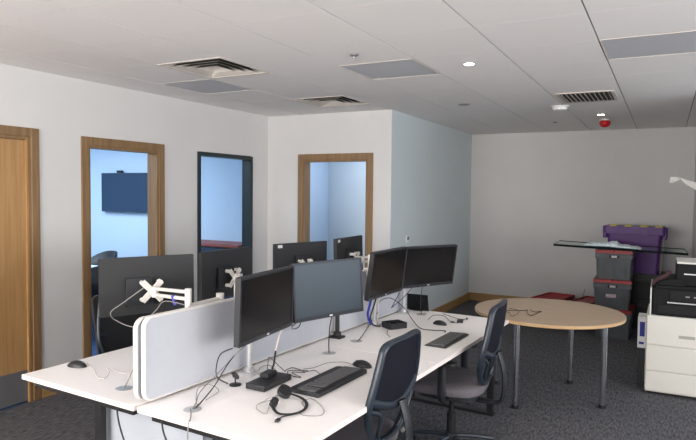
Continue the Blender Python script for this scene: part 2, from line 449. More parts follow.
def desk_legs(t, w, l, inner, near, far):
    ys = ([-l/2+.10] if near else [])+([l/2-.10] if far else [])
    for y in ys:
        for x in (((w/2-.365),) if inner > 0 and near and not far else ((-inner)*(w/2-.10), inner*(w/2-.10)) if far else (inner*(w/2-.40),)):
            b = B(); bx(b, (x, y, .345), (.05, .035, .69), bev=.004); obj('leg', b, M['blackm'], t)
        b = B(); bx(b, (0, y, .012), (w-.14, .06, .024), bev=.004); obj('foot_bar', b, M['blackm'], t)
def gromm(t, o, u, v):
    p = W(u, v, .73)-Vector(o.location)
    c, s = math.cos(-PH), math.sin(-PH)
    x, y = c*p.x-s*p.y, s*p.x+c*p.y
    b = B(); lathe(b, [(.040, .7302), (.041, .732), (.030, .7335), (.012, .7325)], (x, y, 0)); g = obj('cable_grommet', b, M['silver'], t, True); g['label'] = 'round silver cable grommet'
UM = .883
t1, w, l = desk('white left-bank desk at the near corner, with a lone black mouse on it', 0, UM-.01, 0, 1.40, 1); desk_legs(t1, w, l, 1, True, False)
t2, w, l = desk('white left-bank desk at the far end, behind the dividing screen', 0, UM-.01, 1.40, 2.81, 1); desk_legs(t2, w, l, 1, False, True)
t3, w, l = desk('white right-bank desk nearest the camera, with large keyboard and headset', UM+.01, 1.765, 0, 1.40, -1); desk_legs(t3, w, l, -1, True, False)
t4, w, l = desk('white right-bank desk at the far end, with small keyboard and mouse', UM+.01, 1.765, 1.40, 2.81, -1); desk_legs(t4, w, l, -1, False, True)
gromm(t1, t1, .634, .141); gromm(t3, t3, 1.125, .114); gromm(t3, t3, 1.122, 1.24); gromm(t4, t4, 1.11, 1.585); gromm(t4, t4, 1.106, 2.636)

# dividing screens (two layers with a shared gap), rounded upper corners
def divider(u, v0, v1, z0, z1, th, label):
    t = thing('desk_divider', label, 'divider', W(u, (v0+v1)/2, 0), PH)
    L = v1-v0; hh = z1-z0; f = lambda x, y, h: (h, x, y)
    b = B(); prism(b, rrect(L-.016, hh-.016, .040, 6, 0, (z0+z1)/2), -th/2, th/2, f); obj('fabric_panel', b, M['screen_fab'], t)
    b = B(); pts = [(0, x, y) for x, y in rrect(L-.012, hh-.012, .045, 6, 0, (z0+z1)/2)]
    tube(b, pts, .01, n=8, k=1, closed=True, flat=(th/2+.003, .008, (1, 0, 0))); obj('edge_trim', b, M['trimw'], t, True)
    for y in (-L/2+.25, L/2-.25):
        b = B(); bx(b, (0, y, .712), (.03, .06, .03)); obj('clamp', b, M['silver'], t)
divider(.905, .025, 1.585, .742, 1.133, .022, 'near grey fabric screen on the right-bank side, nearest light layer')
divider(.905, 1.592, 2.80, .742, 1.133, .022, 'far grey fabric screen on the right-bank side, behind the far monitors')
divider(.868, .012, 1.585, .742, 1.125, .022, 'grey fabric screen layer on the left-bank side, its rounded end toward the camera')
divider(.868, 1.592, 2.80, .742, 1.125, .022, 'grey fabric screen layer on the left-bank side, far half of the run')
b = B(); p = W(.885, 1.46, .38); bx(b, (0, 0, 0), (.018, 2.44, .50)); mp = obj('modesty_panel', b, mat('modesty_grey', (.42, .45, .50), .7)); mp.location = p; mp.rotation_euler[2] = PH
b = B(); bx(b, (0, 0, 0), (.70, .018, .60)); ep = obj('end_panel', b, bpy.data.materials['modesty_grey']); ep.location = W(.80, .16, .345); ep.rotation_euler[2] = PH; tag(ep, 'pale grey upright panel below the near end of the desks, right of the black leg', 'panel')
tag(mp, 'long pale grey modesty panel hanging below the desks', 'panel')

# ------------------------------------------------------------------ monitors
def rot_frame(ya, ti): return ya, -ti
def make_monitor(label, u, v, zc, ya, ti, back=False, sticker=False, mo=0, w=.55, h=.335, sq=True):
    p = W(u, v, zc)
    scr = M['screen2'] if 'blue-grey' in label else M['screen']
    t = thing('monitor', label, 'monitor', p, ya+(PI if back else 0), 'flat black desk monitors', rx=(ti if back else -ti))
    b = B(); prism(b, rrect(w, h, .006, 3), -.012, .014, lambda x, y, q: (x, q, y))
    obj('housing', b, M['back'], t)
    b = B()
    bz = .013
    for z, hh in ((h/2-bz/2, bz), (-h/2+.011, .022)): bx(b, (0, -.0135, z), (w, .006, hh), bev=.001)
    for x in (-w/2+bz/2, w/2-bz/2): bx(b, (x, -.0135, .0045), (bz, .006, h-bz-.022), bev=.001)
    obj('bezel', b, M['bezel'], t)
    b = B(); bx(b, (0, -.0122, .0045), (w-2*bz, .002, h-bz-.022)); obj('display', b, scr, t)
    b = B(); bx(b, (0, -.0172, -h/2+.011), (.022, .001, .008)); obj('badge', b, M['badge'], t)
    b = B(); bx(b, (mo, .024, -.01-abs(mo)*.3), (.155, .022, .150), bev=.004); obj('mount_block', b, M['plasticb'], t)
    b = B(); bx(b, (-.11, .0165, -.10), (.16, .004, .03)); bx(b, (.13, .0165, -.06), (.006, .004, .12)); obj('port_recess', b, M['dark'], t)
    if sticker:
        b = B(); bx(b, (w/2-.05, .0147, h/2-.022), (.045, .001, .024)); s = obj('sticker', b, M['label'], t); s['label'] = 'white square sticker'
    return t
MON = [
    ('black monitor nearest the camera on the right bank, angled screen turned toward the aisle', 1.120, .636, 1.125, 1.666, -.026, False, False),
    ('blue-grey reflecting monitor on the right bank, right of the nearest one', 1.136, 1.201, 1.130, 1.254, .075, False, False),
    ('black monitor on the right bank leaning forward, left one of the far pair', 1.104, 2.021, 1.135, 1.539, -.133, False, False),
    ('black monitor on the right bank against the pale wall, right one of the far pair', 1.128, 2.724, 1.115, 1.086, -.157, False, False),
    ('monitor seen from behind on the left bank, in front of the oak doorway', .236, .635, 1.146, 1.101, .03, True, False, .06),
    ('monitor seen from behind on the left bank, in front of the dark-framed glass', .12, 1.44, 1.12, 1.56, 0, True, False, .05),
    ('monitor seen from behind with a white sticker, left of the oak-framed opening', .19, 2.25, 1.12, 1.25, 0, True, True),
    ('small-looking far monitor seen from behind, framed by the oak opening', .329, 2.789, 1.14, 1.622, .03, True, True),
]
mons = [make_monitor(*a) for a in MON]

# monitor arms
def local_pt(t, x, y, z):
    return Matrix.Translation(t.location) @ t.rotation_euler.to_matrix().to_4x4() @ Vector((x, y, z))
def make_arm(label, mon, pu, pv, base_z=.73, top=None, m=None, elbow=None, double=False):
    m = m or M['silver']
    t = thing('monitor_mount', label, 'monitor mount', W(pu, pv, base_z), 0, 'monitor mounts on poles')
    o = Vector(t.location)
    R3 = mon.rotation_euler.to_matrix()
    so = .075 if double else .045
    bo = -.030 if double else -.012
    c = local_pt(mon, 0, so, bo)
    # X bracket
    b = B()
    for s in (-1, 1):
        rot = R3 @ Matrix.Rotation(s*PI/4, 3, 'Y')
        bx(b, c-o, (.160, .005, .036), rot=rot, bev=.002)
    for sx in (-1, 1):
        for sz in (-1, 1):
            q = local_pt(mon, sx*.050, so, sz*.050+bo)-o; d = R3 @ Vector((0, 1, 0)); cyl(b, q-d*(so-.034), q+d*.006, .012, n=12)
    br = obj('vesa_bracket', b, m, t); br['label'] = 'metal X-shaped mounting bracket'
    b = B(); d = R3 @ Vector((0, 1, 0)); cyl(b, c-o, c-o+d*.035, .026, n=16); h_ = c-o+d*.045; cyl(b, h_-Vector((0, 0, .03)), h_+Vector((0, 0, .03)), .017, n=16)
    obj('tilt_head', b, m, t, True)
    zt = top if top else c.z
    pole_top = Vector((0, 0, zt-base_z))
    b = B(); cyl(b, (0, 0, .012), pole_top+Vector((0, 0, .02)), .015, n=16); obj('pole', b, m, t, True)
    b = B(); bx(b, (0, 0, .007), (.085, .075, .014), rot=Matrix.Rotation(PH, 3, 'Z'), bev=.004); cyl(b, (0, 0, .012), (0, 0, .04), .026, n=20); obj('desk_clamp', b, m, t)
    e = (W(*elbow)-o) if elbow else (pole_top+h_)/2+Vector((0, 0, 0))
    e.z = h_.z+(.048 if double else 0)
    b = B()
    if double:
        for dz in (-.018, .018): tube(b, [e+Vector((0, 0, dz)), h_+Vector((0, 0, dz))], .010, n=8)
        cyl(b, e+Vector((0, 0, -.065)), e+Vector((0, 0, .036)), .017, n=14)
    else:
        tube(b, [e, h_], .013, n=10); cyl(b, e+Vector((0, 0, -.03)), e+Vector((0, 0, .03)), .019, n=14)
    obj('upper_arm', b, m, t, True)
    b = B(); z2 = e.z-.055 if double else e.z-.02
    tube(b, [Vector((0, 0, z2)), Vector((e.x, e.y, z2))], .013, n=10); cyl(b, (0, 0, z2-.03), (0, 0, z2+.03), .022, n=16)
    obj('lower_arm', b, m, t, True)
    return t
make_arm('silver monitor mount behind the nearest right-bank monitor', mons[0], .99, .66, elbow=(.975, .585, 1))
make_arm('silver monitor mount behind the blue-grey reflecting monitor', mons[1], .955, 1.60, m=M['blackm'], elbow=(.975, 1.36, 1))
make_arm('silver monitor mount under the forward-leaning far monitor', mons[2], .985, 2.07, elbow=(.975, 1.99, 1))
make_arm('silver monitor mount behind the far monitor by the pale wall', mons[3], .965, 2.60, elbow=(.98, 2.5, 1))
make_arm('cream two-bar monitor mount with X bracket, nearest on the left bank', mons[4], .78, .66, m=M['cream'], elbow=(.80, .405, 1), double=True)
make_arm('cream monitor mount with X bracket, second on the left bank', mons[5], .78, 1.05, m=M['cream'], elbow=(.76, .82, 1), double=True)
make_arm('cream monitor mount behind the monitor with the white sticker', mons[6], .78, 2.30, m=M['cream'], elbow=(.62, 2.12, 1), double=True)
make_arm('cream monitor mount at the far end of the left bank', mons[7], .78, 2.68, m=M['cream'], elbow=(.70, 2.50, 1), double=True)

# ------------------------------------------------------------------ desk clutter
def keyboard(label, u, v, L, D, big):
    t = thing('keyboard', label, 'keyboard', W(u, v, .730), PH-PI/2)
    # local x runs along the desk, y toward the divider
    b = B()
    zk = 1 if big else .6
    poly = [(-D/2, .001), (D/2, .001), (D/2, .022*zk), (D/2-.02, .024*zk), (-D/2+.01, .013*zk), (-D/2, .008*zk)]
    prism(b, poly, -L/2, L/2, lambda y, z, x: (x, y, z)); obj('case', b, M['plastic'], t, bevel=.002)
    rows = 6 if big else 5; y0 = -D/2+(.055 if big else .016); kd = (D-(.08 if big else .03))/rows
    b = B()
    for r in range(rows):
        y = y0+kd*(r+.5); z = (.013+(y+D/2)*(.011/D))*zk+.003
        xs = -L/2+.012; 
        while xs < L/2-.02:
            w_ = .0175
            if big and (abs(xs-(L*.5-.155)) < .010 or abs(xs-(L*.5-.080)) < .008): xs += .012; continue
            if r == 0 and -.12 < xs < -.02: w_ = .10
            bx(b, (xs+w_/2, y, z), (w_-.003, kd-.003, .006)); xs += w_+.0005
    k = obj('keys', b, M['key'], t)
    for x in (-L/2+.05, L/2-.05):
        b = B(); bx(b, (x, D/2-.02, .003), (.03, .012, .005)); obj('foot', b, M['plastic'], t)
    if big:
        b = B(); bx(b, (0, -D/2+.020, .0125), (L-.03, .03, .005), bev=.002); obj('palm_rest', b, M['plastic'], t)
    return t
keyboard('large black wired keyboard on the near right-bank desk', 1.42, .772, .47, .190, True)
keyboard('small flat black keyboard on the far right-bank desk', 1.604, 1.935, .42, .145, False)
def mouse(label, u, v, rz, s=1.0):
    t = thing('computer_mouse', label, 'mouse', W(u, v, .73), rz)
    b = B(); bmesh.ops.create_uvsphere(b, u_segments=24, v_segments=14, radius=1)
    for q in b.verts:
        x, y, z = q.co
        q.co = (x*.031*s*(1-.12*y), y*.058*s, max(z, -.02)*.031*s*(1-.18*y*y)+.001)
    obj('shell', b, M['plastic'], t, True)
    b = B(); cyl(b, (-.003*s, .034*s, .0205*s), (.003*s, .034*s, .0205*s), .006*s, n=14); obj('scroll_wheel', b, M['steel'], t)
    return t
mouse('black mouse lying alone on the near left-bank desk', .112, .250, PH-PI/2+.2, 1.05)
mouse('black mouse at the end of the large keyboard', 1.425, 1.110, PH+1.45, 1.1)
mouse('black mouse on the far right-bank desk beyond the small keyboard', 1.375, 2.365, PH+1.4, 1.0)

def cable(label, pts, r=.0022, m='cable', name='cable', desk_=True, k=6, group=None):
    b = B(); P = [W(p[0], p[1], .73+r+.0006+(p[2] if len(p) > 2 else 0)) if desk_ else Vector(p) for p in pts]
    tube(b, P, r, n=6, k=k); o = obj(name, b, M[m], None, True); return tag(o, label, 'cable', group)

# dock
t = thing('docking_station', 'black slab docking station on the near right-bank desk', 'dock', W(1.19, .575, .73), PH+.04)
b = B(); bx(b, (0, 0, .017), (.115, .235, .030), bev=.005); obj('case', b, M['plastic'], t)
b = B()
for x in (-.04, .04):
    for y in (-.09, .09): bx(b, (x, y, .0015), (.012, .012, .003))
obj('rubber_foot', b, M['dark'], t)
b = B()
for y in (-.08, -.045, -.01, .03): bx(b, (-.0585, y, .018), (.002, .016, .010))
obj('ports', b, M['silver'], t)
t = thing('cable_adapter', 'small black adapter block resting on the back of the docking station', 'adapter', W(1.165, .60, .7622), PH+.1)
b = B(); bx(b, (0, 0, .0125), (.05, .085, .023), bev=.004); obj('body', b, M['plastic'], t)
b = B(); cyl(b, (0, .042, .012), (0, .062, .012), .005, n=10); obj('plug', b, M['cable'], t)
# small webcam-like dongle beside the arm
t = thing('webcam', 'small black webcam on a short stand by the nearest arm', 'webcam', W(1.055, .475, .73), PH-.6)
b = B(); lathe(b, [(.030, .0), (.031, .005), (.012, .009)]); obj('base', b, M['plastic'], t, True)
b = B(); cyl(b, (0, 0, .008), (0, 0, .042), .004, n=10); obj('stem', b, M['plastic'], t)
b = B(); bx(b, (0, 0, .050), (.075, .022, .020), bev=.005); cyl(b, (0, -.010, .05), (0, -.014, .05), .008, n=12); obj('camera_head', b, M['plastic'], t)

# headset
t = thing('headset', 'black wired headset lying in front of the docking station', 'headset', W(1.45, .37, .73), PH)
def LP(u, v, z):   # desk coords to headset-local
    return (u-1.45, v-.37, z)
b = B(); tube(b, [LP(1.379, .455, .03), LP(1.45, .478, .012), LP(1.515, .44, .008), LP(1.555, .36, .008), LP(1.543, .289, .009), LP(1.485, .265, .009), LP(1.425, .30, .02)], .005, n=8, k=6, flat=(.004, .008, (0, 0, 1)))
obj('headband', b, M['plastic'], t, True)
for c_, s_ in ((LP(1.378, .452, .030), 1), (LP(1.415, .325, .022), .55)):
    b = B(); lathe(b, [(.012*s_, -.015), (.032*s_, -.013), (.034*s_, -.002), (.033*s_, .009), (.014*s_, .016)], (0, 0, 0), axis='Z')
    bmesh.ops.rotate(b, verts=b.verts, matrix=Matrix.Rotation(.5, 3, 'Y')); bmesh.ops.translate(b, verts=b.verts, vec=c_)
    o = obj('ear_cup', b, M['plastic'], t, True)
    b = B(); lathe(b, [(.016*s_, .012), (.028*s_, .014), (.030*s_, .022), (.022*s_, .026)]); bmesh.ops.rotate(b, verts=b.verts, matrix=Matrix.Rotation(.5, 3, 'Y')); bmesh.ops.translate(b, verts=b.verts, vec=c_); obj('ear_pad', b, M['dark'], o, True)
b = B(); tube(b, [LP(1.405, .30, .03), LP(1.36, .33, .012), LP(1.33, .385, .008), LP(1.345, .43, .009)], .0022, n=6); cyl(b, LP(1.345, .425, .009), LP(1.345, .448, .009), .005, n=10)
obj('microphone_boom', b, M['silver'], t, True)
b = B(); tube(b, [LP(1.545, .30, .005), LP(1.52, .255, .004), LP(1.525, .215, .005), LP(1.535, .19, .006)], .0026, n=6); bx(b, LP(1.53, .205, .0065), (.016, .032, .010), rot=Matrix.Rotation(.2, 3, 'Z'), bev=.002)
obj('inline_plug', b, M['plastic'], t, True)
cable('thin loop of pale headset cable beside the headset', [(1.545, .392), (1.485, .445), (1.485, .51), (1.547, .485), (1.627, .414), (1.645, .354), (1.59, .32), (1.555, .33)], .0017, 'cableg', 'headset_cable')
cable('curly thin cable between the docking station and headset', [(1.355, .40, .002), (1.33, .33, .002), (1.36, .27, .004), (1.40, .25, .002), (1.44, .24, .003), (1.40, .31, .002)], .0015, 'cableg', 'curled_cable')

# grommet cables and monitor cables
cable('long black cable rising from the near grommet to the nearest monitor', [(1.125, .114, -.004), (1.12, .16, .006), (1.05, .33, .03), (1.02, .50, .13), (1.09, .63, .235)], .003, 'cable')
cable('grey cable beside it curving from the near grommet up to the nearest arm', [(1.12, .118, -.004), (1.09, .17, .004), (1.01, .28, .012), (.99, .42, .06), (1.05, .56, .19)], .0028, 'cableg')
cable('thin looping cable by the near grommet', [(1.12, .15, .002), (1.06, .20, .01), (1.0, .28, .03), (1.0, .36, .02), (1.06, .35, .004), (1.10, .22, .004)], .0018, 'cableg')
cable('pale cable drooping over the near edge of the right-bank desk', [(1.12, .105, .001), (1.16, .07, .002), (1.215, .012, .002), (1.228, -.012, -.01), (1.235, -.02, -.12), (1.25, .0, -.30)], .0028, 'cableg')
cable('black cable looping from the left side of the nearest monitor', [(1.06, .45, .19), (1.03, .40, .17), (1.0, .40, .11), (.985, .42, .04), (1.02, .46, .002)], .003)
cable('white video cable hanging from the right of the nearest monitor', [(1.10, .80, .24), (1.10, .77, .18), (1.11, .73, .12)], .0055, 'cablew')
cable('black plug and cable under the right of the nearest monitor', [(1.11, .73, .12), (1.13, .69, .06), (1.14, .665, .05), (1.15, .655, .045)], .005)
cable('thin cable arching above the docking station', [(1.15, .60, .02), (1.10, .68, .07), (1.06, .74, .08), (1.08, .80, .02), (1.14, .78, .002)], .0018)
cable('tangled thin cable behind the docking station', [(1.081, .653), (1.018, .697), (.965, .796), (.99, .836), (1.076, .779), (1.164, .708), (1.21, .66, .004)], .0018, 'cableg')
cable('knotted thin cable between docking station and keyboard', [(1.12, .80), (1.131, .859, .004), (1.229, .834), (1.181, .782, .006), (1.262, .751), (1.19, .745, .003), (1.15, .80, .006), (1.225, .87)], .002, 'cable')
cable('thin cable running to the large keyboard', [(1.229, .834, .004), (1.254, .894), (1.315, .85)], .0018)
cable('thin mouse cable of the large keyboard mouse', [(1.385, 1.075, .008), (1.30, 1.12), (1.23, 1.05), (1.22, .94), (1.20, .86, .008)], .0018, 'cableg')
cable('black cable rising from the grommet below the reflecting monitor', [(1.122, 1.24, -.003), (1.10, 1.27, .05), (1.095, 1.29, .15), (1.105, 1.30, .225)], .0035)
cable('black cable sagging under the nearest monitor pair', [(1.10, .93, .235), (1.02, 1.0, .19), (.96, 1.10, .15), (.955, 1.17, .16), (.95, 1.19, .24)], .003)
cable('black cable from the middle grommet to the far arm', [(1.11, 1.585, -.003), (1.113, 1.63, .006), (1.075, 1.78, .03), (1.0, 2.00, .05)], .003)
cable('black cable rising from the far grommet to the far monitor', [(1.106, 2.636, -.003), (1.10, 2.63, .06), (1.10, 2.63, .14), (1.11, 2.64, .235)], .003)
cable('large black cable arching across the far right-bank desk', [(1.05, 1.98, .10), (.98, 2.16, .16), (1.0, 2.30, .165), (1.10, 2.32, .10), (1.20, 2.26, .03), (1.31, 2.157), (1.406, 2.146), (1.489, 2.18), (1.51, 2.12, .004)], .0032)
cable('thin black cable linking the far monitors', [(1.09, 2.26, .22), (1.05, 2.24, .13), (1.02, 2.28, .10), (1.04, 2.45, .16), (1.07, 2.52, .22)], .003)
cable('bundled black cable hanging under the forward-leaning far monitor', [(1.07, 1.94, .24), (1.05, 1.93, .16), (1.02, 1.94, .08), (1.02, 1.98, .02), (1.06, 2.02, .004)], .006)
cable('blue video cable hanging under the forward-leaning far monitor', [(1.05, 1.90, .23), (1.03, 1.91, .17), (1.02, 1.90, .10), (1.03, 1.93, .03)], .009, 'bluep')
cable('pale cable beside the blue one on the far arm', [(1.06, 2.00, .23), (1.04, 2.01, .12), (1.02, 2.05, .03)], .0045, 'cablew')
cable('thin cable behind the far mouse', [(1.238, 2.46), (1.207, 2.65), (1.291, 2.66), (1.39, 2.52), (1.42, 2.48, .004)], .002)
cable('second thin cable running into the small adapter', [(1.246, 2.74), (1.34, 2.68), (1.438, 2.59, .006)], .002)
cable('thin cable trailing from the hub toward the chair', [(1.14, 1.98, .002), (1.19, 1.87, .002), (1.25, 1.80, .002)], .002)
cable('pale pinkish mouse cable coiled on the near left-bank desk', [(.125, .30, .006), (.236, .262), (.36, .190), (.424, .186), (.36, .264), (.262, .329), (.35, .308, .003), (.42, .30), (.52, .36), (.62, .42)], .0016, 'cablew')
cable('grey cable rising from the left-bank grommet', [(.634, .141, -.003), (.64, .16, .03), (.70, .18, .16), (.78, .22, .29)], .003, 'cableg')
cable('black cable dropping below the near end of the left-bank desk', [W(.72, .03, .695), W(.75, .02, .62), W(.80, .02, .52), W(.86, .05, .35), W(.84, .2, .05)], .004, desk_=False)
cable('second black cable below the near end of the right-bank desk', [W(1.02, .03, .695), W(1.05, .02, .63), W(1.10, .03, .55), W(1.20, .08, .40), W(1.2, .3, .05)], .004, desk_=False)
cable('grey cable looping round the cream arm of the nearest left monitor', [(.45, .42, .44), (.36, .36, .36), (.28, .34, .30), (.25, .40, .24), (.40, .42, .22), (.52, .44, .32), (.60, .44, .38), (.80, .46, .36)], .0028, 'cableg')
cable('blue plug hanging behind the cream arm', [(.62, .47, .40), (.63, .47, .375), (.64, .47, .35)], .012, 'bluep')

# hub on far desk (black mesh cable tray)
t = thing('cable_hub', 'black open cable basket on the far right-bank desk', 'cable box', W(1.135, 2.09, .73), PH-.5)
b = B(); prism(b, rrect(.125, .15, .015), .001, .006)
for s in (-1, 1): bx(b, (s*.058, 0, .022), (.006, .14, .038), bev=.001); bx(b, (0, s*.071, .022), (.11, .006, .038), bev=.001)
obj('tray', b, M['plastic'], t)
b = B()
for q in range(5):
    a = q*1.25; tube(b, [(.04*math.cos(a), .05*math.sin(a), .03), (.02*math.sin(a), .03*math.cos(a*2), .05), (-.04*math.cos(a+.4), .04*math.sin(a+1), .042)], .003, n=6)
obj('coiled_cable', b, M['cable'], t, True)
t = thing('small_adapter', 'little black adapter puck on the far desk beyond the mouse', 'adapter', W(1.47, 2.535, .73), PH+.3)
b = B(); bx(b, (0, 0, .009), (.045, .085, .017), bev=.005); obj('body', b, M['plastic'], t)
b = B(); tube(b, [(0, .042, .006), (.01, .07, .005), (.04, .10, .006)], .0025, n=6); bx(b, (.045, .11, .007), (.014, .03, .010), bev=.002); obj('plug_lead', b, M['cable'], t)
b = B(); tube(b, [(0, -.042, .006), (-.02, -.06, .004), (-.05, -.05, .004)], .0022, n=6); bx(b, (-.055, -.045, .006), (.03, .014, .010), bev=.002); obj('plug_lead', b, M['cable'], t)
# upright black panel at the far desk end
t = thing('tablet', 'small black flat panel standing upright on the far desk end', 'tablet', W(1.0, 2.77, .73), PH)
b = B(); prism(b, [(-.103, .004), (.110, .004), (.098, .135), (-.103, .133)], -.006, .006, lambda x, y, q: (x, q, y)); obj('panel', b, M['screen'], t, bevel=.002)
b = B(); bx(b, (0, .0, .003), (.12, .05, .006), bev=.002); obj('stand', b, M['plastic'], t)
# small white box on divider end, left desk
t = thing('power_adapter', 'small white adapter standing on the left-bank desk behind the screen end', 'adapter', W(.80, .16, .73), PH)
b = B(); bx(b, (0, 0, .003), (.07, .10, .006), bev=.002); obj('base', b, M['plastic'], t)
b = B(); bx(b, (.01, -.01, .052), (.03, .035, .092), bev=.006); obj('body', b, M['dwhite'], t)

# ------------------------------------------------------------------ office chairs
def make_chair(label, solid=False):
    t = thing('office_chair', label, 'chair', (0, 0, 0), 0)
    by = lambda z: -.235-(z-.55)*.16-.05*math.sin(max(0, min(1, (z-.55)/.5))*PI)*.4
    def P3(x, z, dy=0): return Vector((x, by(z)+dy-.10*(x/.25)**2*-.35, z))
    # seat
    b = B()
    out = []
    for i in range(36):
        a = 2*PI*i/36; ca, sa = math.cos(a), math.sin(a); e = .62
        out.append((math.copysign(abs(ca)**e, ca)*.255, math.copysign(abs(sa)**e, sa)*.25+.02))
    rings = []
    for sc, z in ((.90, .435), (.98, .445), (1.0, .465), (.985, .485), (.93, .497), (.7, .500), (.3, .497)):
        rings.append([b.verts.new((x*sc, y*sc+.0, z-.012*max(0, y/.235)**3)) for x, y in out])
    for A, Bq in zip(rings, rings[1:]):
        for j in range(36): b.faces.new((A[j], A[(j+1) % 36], Bq[(j+1) % 36], Bq[j]))
    b.faces.new(rings[0][::-1]); b.faces.new(rings[-1]); obj('seat', b, M['seat'], t, True)
    b = B(); prism(b, rrect(.40, .38, .08), .405, .436); bx(b, (0, -.02, .385), (.20, .26, .05), bev=.012); obj('seat_pan', b, M['plasticb'], t)
    # outer back frame loop
    loop = [(-.14, .53), (-.21, .61), (-.245, .71), (-.232, .83), (-.208, .94), (-.192, .985), (-.15, 1.005), (0, 1.010), (.15, 1.005), (.192, .985), (.208, .94), (.232, .83), (.245, .71), (.21, .61), (.14, .53), (.07, .505), (-.07, .505)]
    b = B(); tube(b, [P3(x, z) for x, z in loop], .016, n=10, k=4, closed=True, flat=(.020, .013, (0, 1, 0))); obj('back_frame', b, M['cframe'], t, True)
    b = B(); tube(b, [P3(x, z) for x, z in ((-.24, .745), (-.16, .715), (-.06, .685), (.06, .685), (.16, .715), (.24, .745))], .015, n=10, k=4, flat=(.022, .020, (0, 0, 1))); obj('crossbar', b, M['cframe'], t, True)
    # mesh
    b = B(); N = 14; zs = [.69+i*(1.0-.69)/N for i in range(N+1)]; g_ = []
    for z in zs:
        hw = .240-(z-.72)*.14 if z > .72 else .240
        if z > .96: hw -= (z-.96)*.5
        g_.append([b.verts.new(P3(x_, z + (.03*(1-(1-(2*(j/12)-1)**2)) if z < .72 else 0), -.004)) for j, x_ in enumerate([-hw+2*hw*k/12 for k in range(13)])])
    for A, Bq in zip(g_, g_[1:]):
        for j in range(12): b.faces.new((A[j], A[j+1], Bq[j+1], Bq[j]))
    o = obj('mesh_back', b, M['mesh'], t, True); s = o.modifiers.new('s', 'SOLIDIFY'); s.thickness = .004
    if solid:
        b = B(); prism(b, rrect(.51, .48, .04, 5, 0, .76), 0, .02, lambda x, z, q: P3(x, z, -.012-q)); obj('back_cover', b, M['plastic'], t, True)
    # spine
    b = B(); tube(b, [(0, -.05, .375), (0, -.18, .37), (0, -.30, .375), (0, -.335, .43), (0, -.335, .58), (0, -.30, .70)], .03, n=10, k=4, flat=(.034, .014, (1, 0, 0))); obj('back_spine', b, M['plasticb'], t, True)
    for q in (-1, 1):
        b = B(); tube(b, [P3(q*.235, .70), P3(q*.15, .655, -.01), P3(q*.13, .56, -.01), P3(q*.10, .515)], .011, n=8); obj('back_yoke', b, M['cframe'], t, True)
    # arms
    for s in (-1, 1):
        b = B(); tube(b, [(s*.14, -.01, .405), (s*.24, -.01, .41), (s*.282, -.01, .45), (s*.285, -.01, .55), (s*.283, -.01, .645)], .02, n=10, k=4, flat=(.026, .014, (0, 1, 0)))
        a_ = obj('armrest', b, M['plasticb'], t, True)
        b = B(); prism(b, rrect(.075, .24, .03, 5, s*.275, .02), .643, .668); obj('arm_pad', b, M['plastic'], a_, bevel=.006)
    b = B(); cyl(b, (.27, -.18, .43), (.32, -.18, .43), .012); obj('tension_knob', b, M['silver'], t, True)
    # column + base
    b = B(); cyl(b, (0, 0, .09), (0, 0, .26), .030); cyl(b, (0, 0, .26), (0, 0, .37), .016); obj('gas_column', b, M['blackm'], t, True)
    b = B(); lathe(b, [(.045, .07), (.05, .09), (.045, .125), (.03, .135)]); obj('base_hub', b, M['plasticb'], t, True)
    for k in range(5):
        a = k*2*PI/5+.25; ca, sa = math.cos(a), math.sin(a)
        b = B(); tube(b, [(ca*.03, sa*.03, .105), (ca*.16, sa*.16, .095), (ca*.285, sa*.285, .072)], .02, n=8, k=4, flat=(.020, .014, (-sa, ca, 0))); lg = obj('base_leg', b, M['cframe'], t, True)
        b = B()
        for w_ in (-.014, .014):
            c_ = Vector((ca*.285, sa*.285, .027))+Vector((-sa, ca, 0))*w_; d_ = Vector((-sa, ca, 0))*.008; cyl(b, c_-d_, c_+d_, .027, n=18)
        cyl(b, (ca*.285, sa*.285, .03), (ca*.285, sa*.285, .075), .010, n=12); bx(b, (ca*.285, sa*.285, .045), (.03, .03, .02), rot=Matrix.Rotation(a, 3, 'Z'), bev=.005)
        obj('castor', b, M['plastic'], lg, True)
    return t
ch = make_chair('black mesh office chair nearest the camera, its back over the near desk edge')
def put(t, u, v, rz):
    p = W(u, v, 0); t.location = (p.x, p.y, 0); t.rotation_euler[2] = rz
put(ch, 1.515, .815, PI/2+PH+R(1))
c2 = dup(ch, label='black mesh office chair with dark seat beside the round table'); put(c2, 1.645, 1.93, PI/2+PH+R(6))
c3 = make_chair('black office chair on the far side of the left bank, below the rear-facing monitor', True); put(c3, -.10, .97, -PI/2+PH)

# ------------------------------------------------------------------ round table
t = thing('round_table', 'round light oak table on chrome legs beyond the desks', 'table', (-.85, 5.25, 0))
b = B(); lathe(b, [(.585, .703), (.600, .706), (.600, .727), (.597, .730)], n=96)
tp = obj('tabletop', b, [M['table'], M['table_e']], t, True)
for p in tp.data.polygons:
    if abs(p.normal.z) < .7: p.material_index = 1
for x, y in ((-.164, -.42), (.448, -.07), (.13, .47), (-.46, .13)):
    b = B(); cyl(b, (x, y, .03), (x, y, .70), .024, n=28); lg = obj('leg', b, M['chrome'], t, True)
    b = B(); cyl(b, (x, y, .0), (x, y, .032), .028, n=28); obj('foot', b, M['blackm'], lg, True)
    b = B(); cyl(b, (x, y, .694), (x, y, .703), .05, n=24); obj('mounting_plate', b, M['blackm'], lg)
cable('thin dark cable zigzagging on the round table', [(-1.20, 5.04, .733), (-1.14, 5.06, .733), (-1.02, 5.13, .734), (-1.0, 5.16, .736), (-.985, 5.07, .733), (-.93, 4.93, .734), (-.90, 5.10, .733), (-.885, 5.16, .735), (-.93, 5.08, .738), (-.985, 5.19, .736)], .0024, desk_=False, k=3)
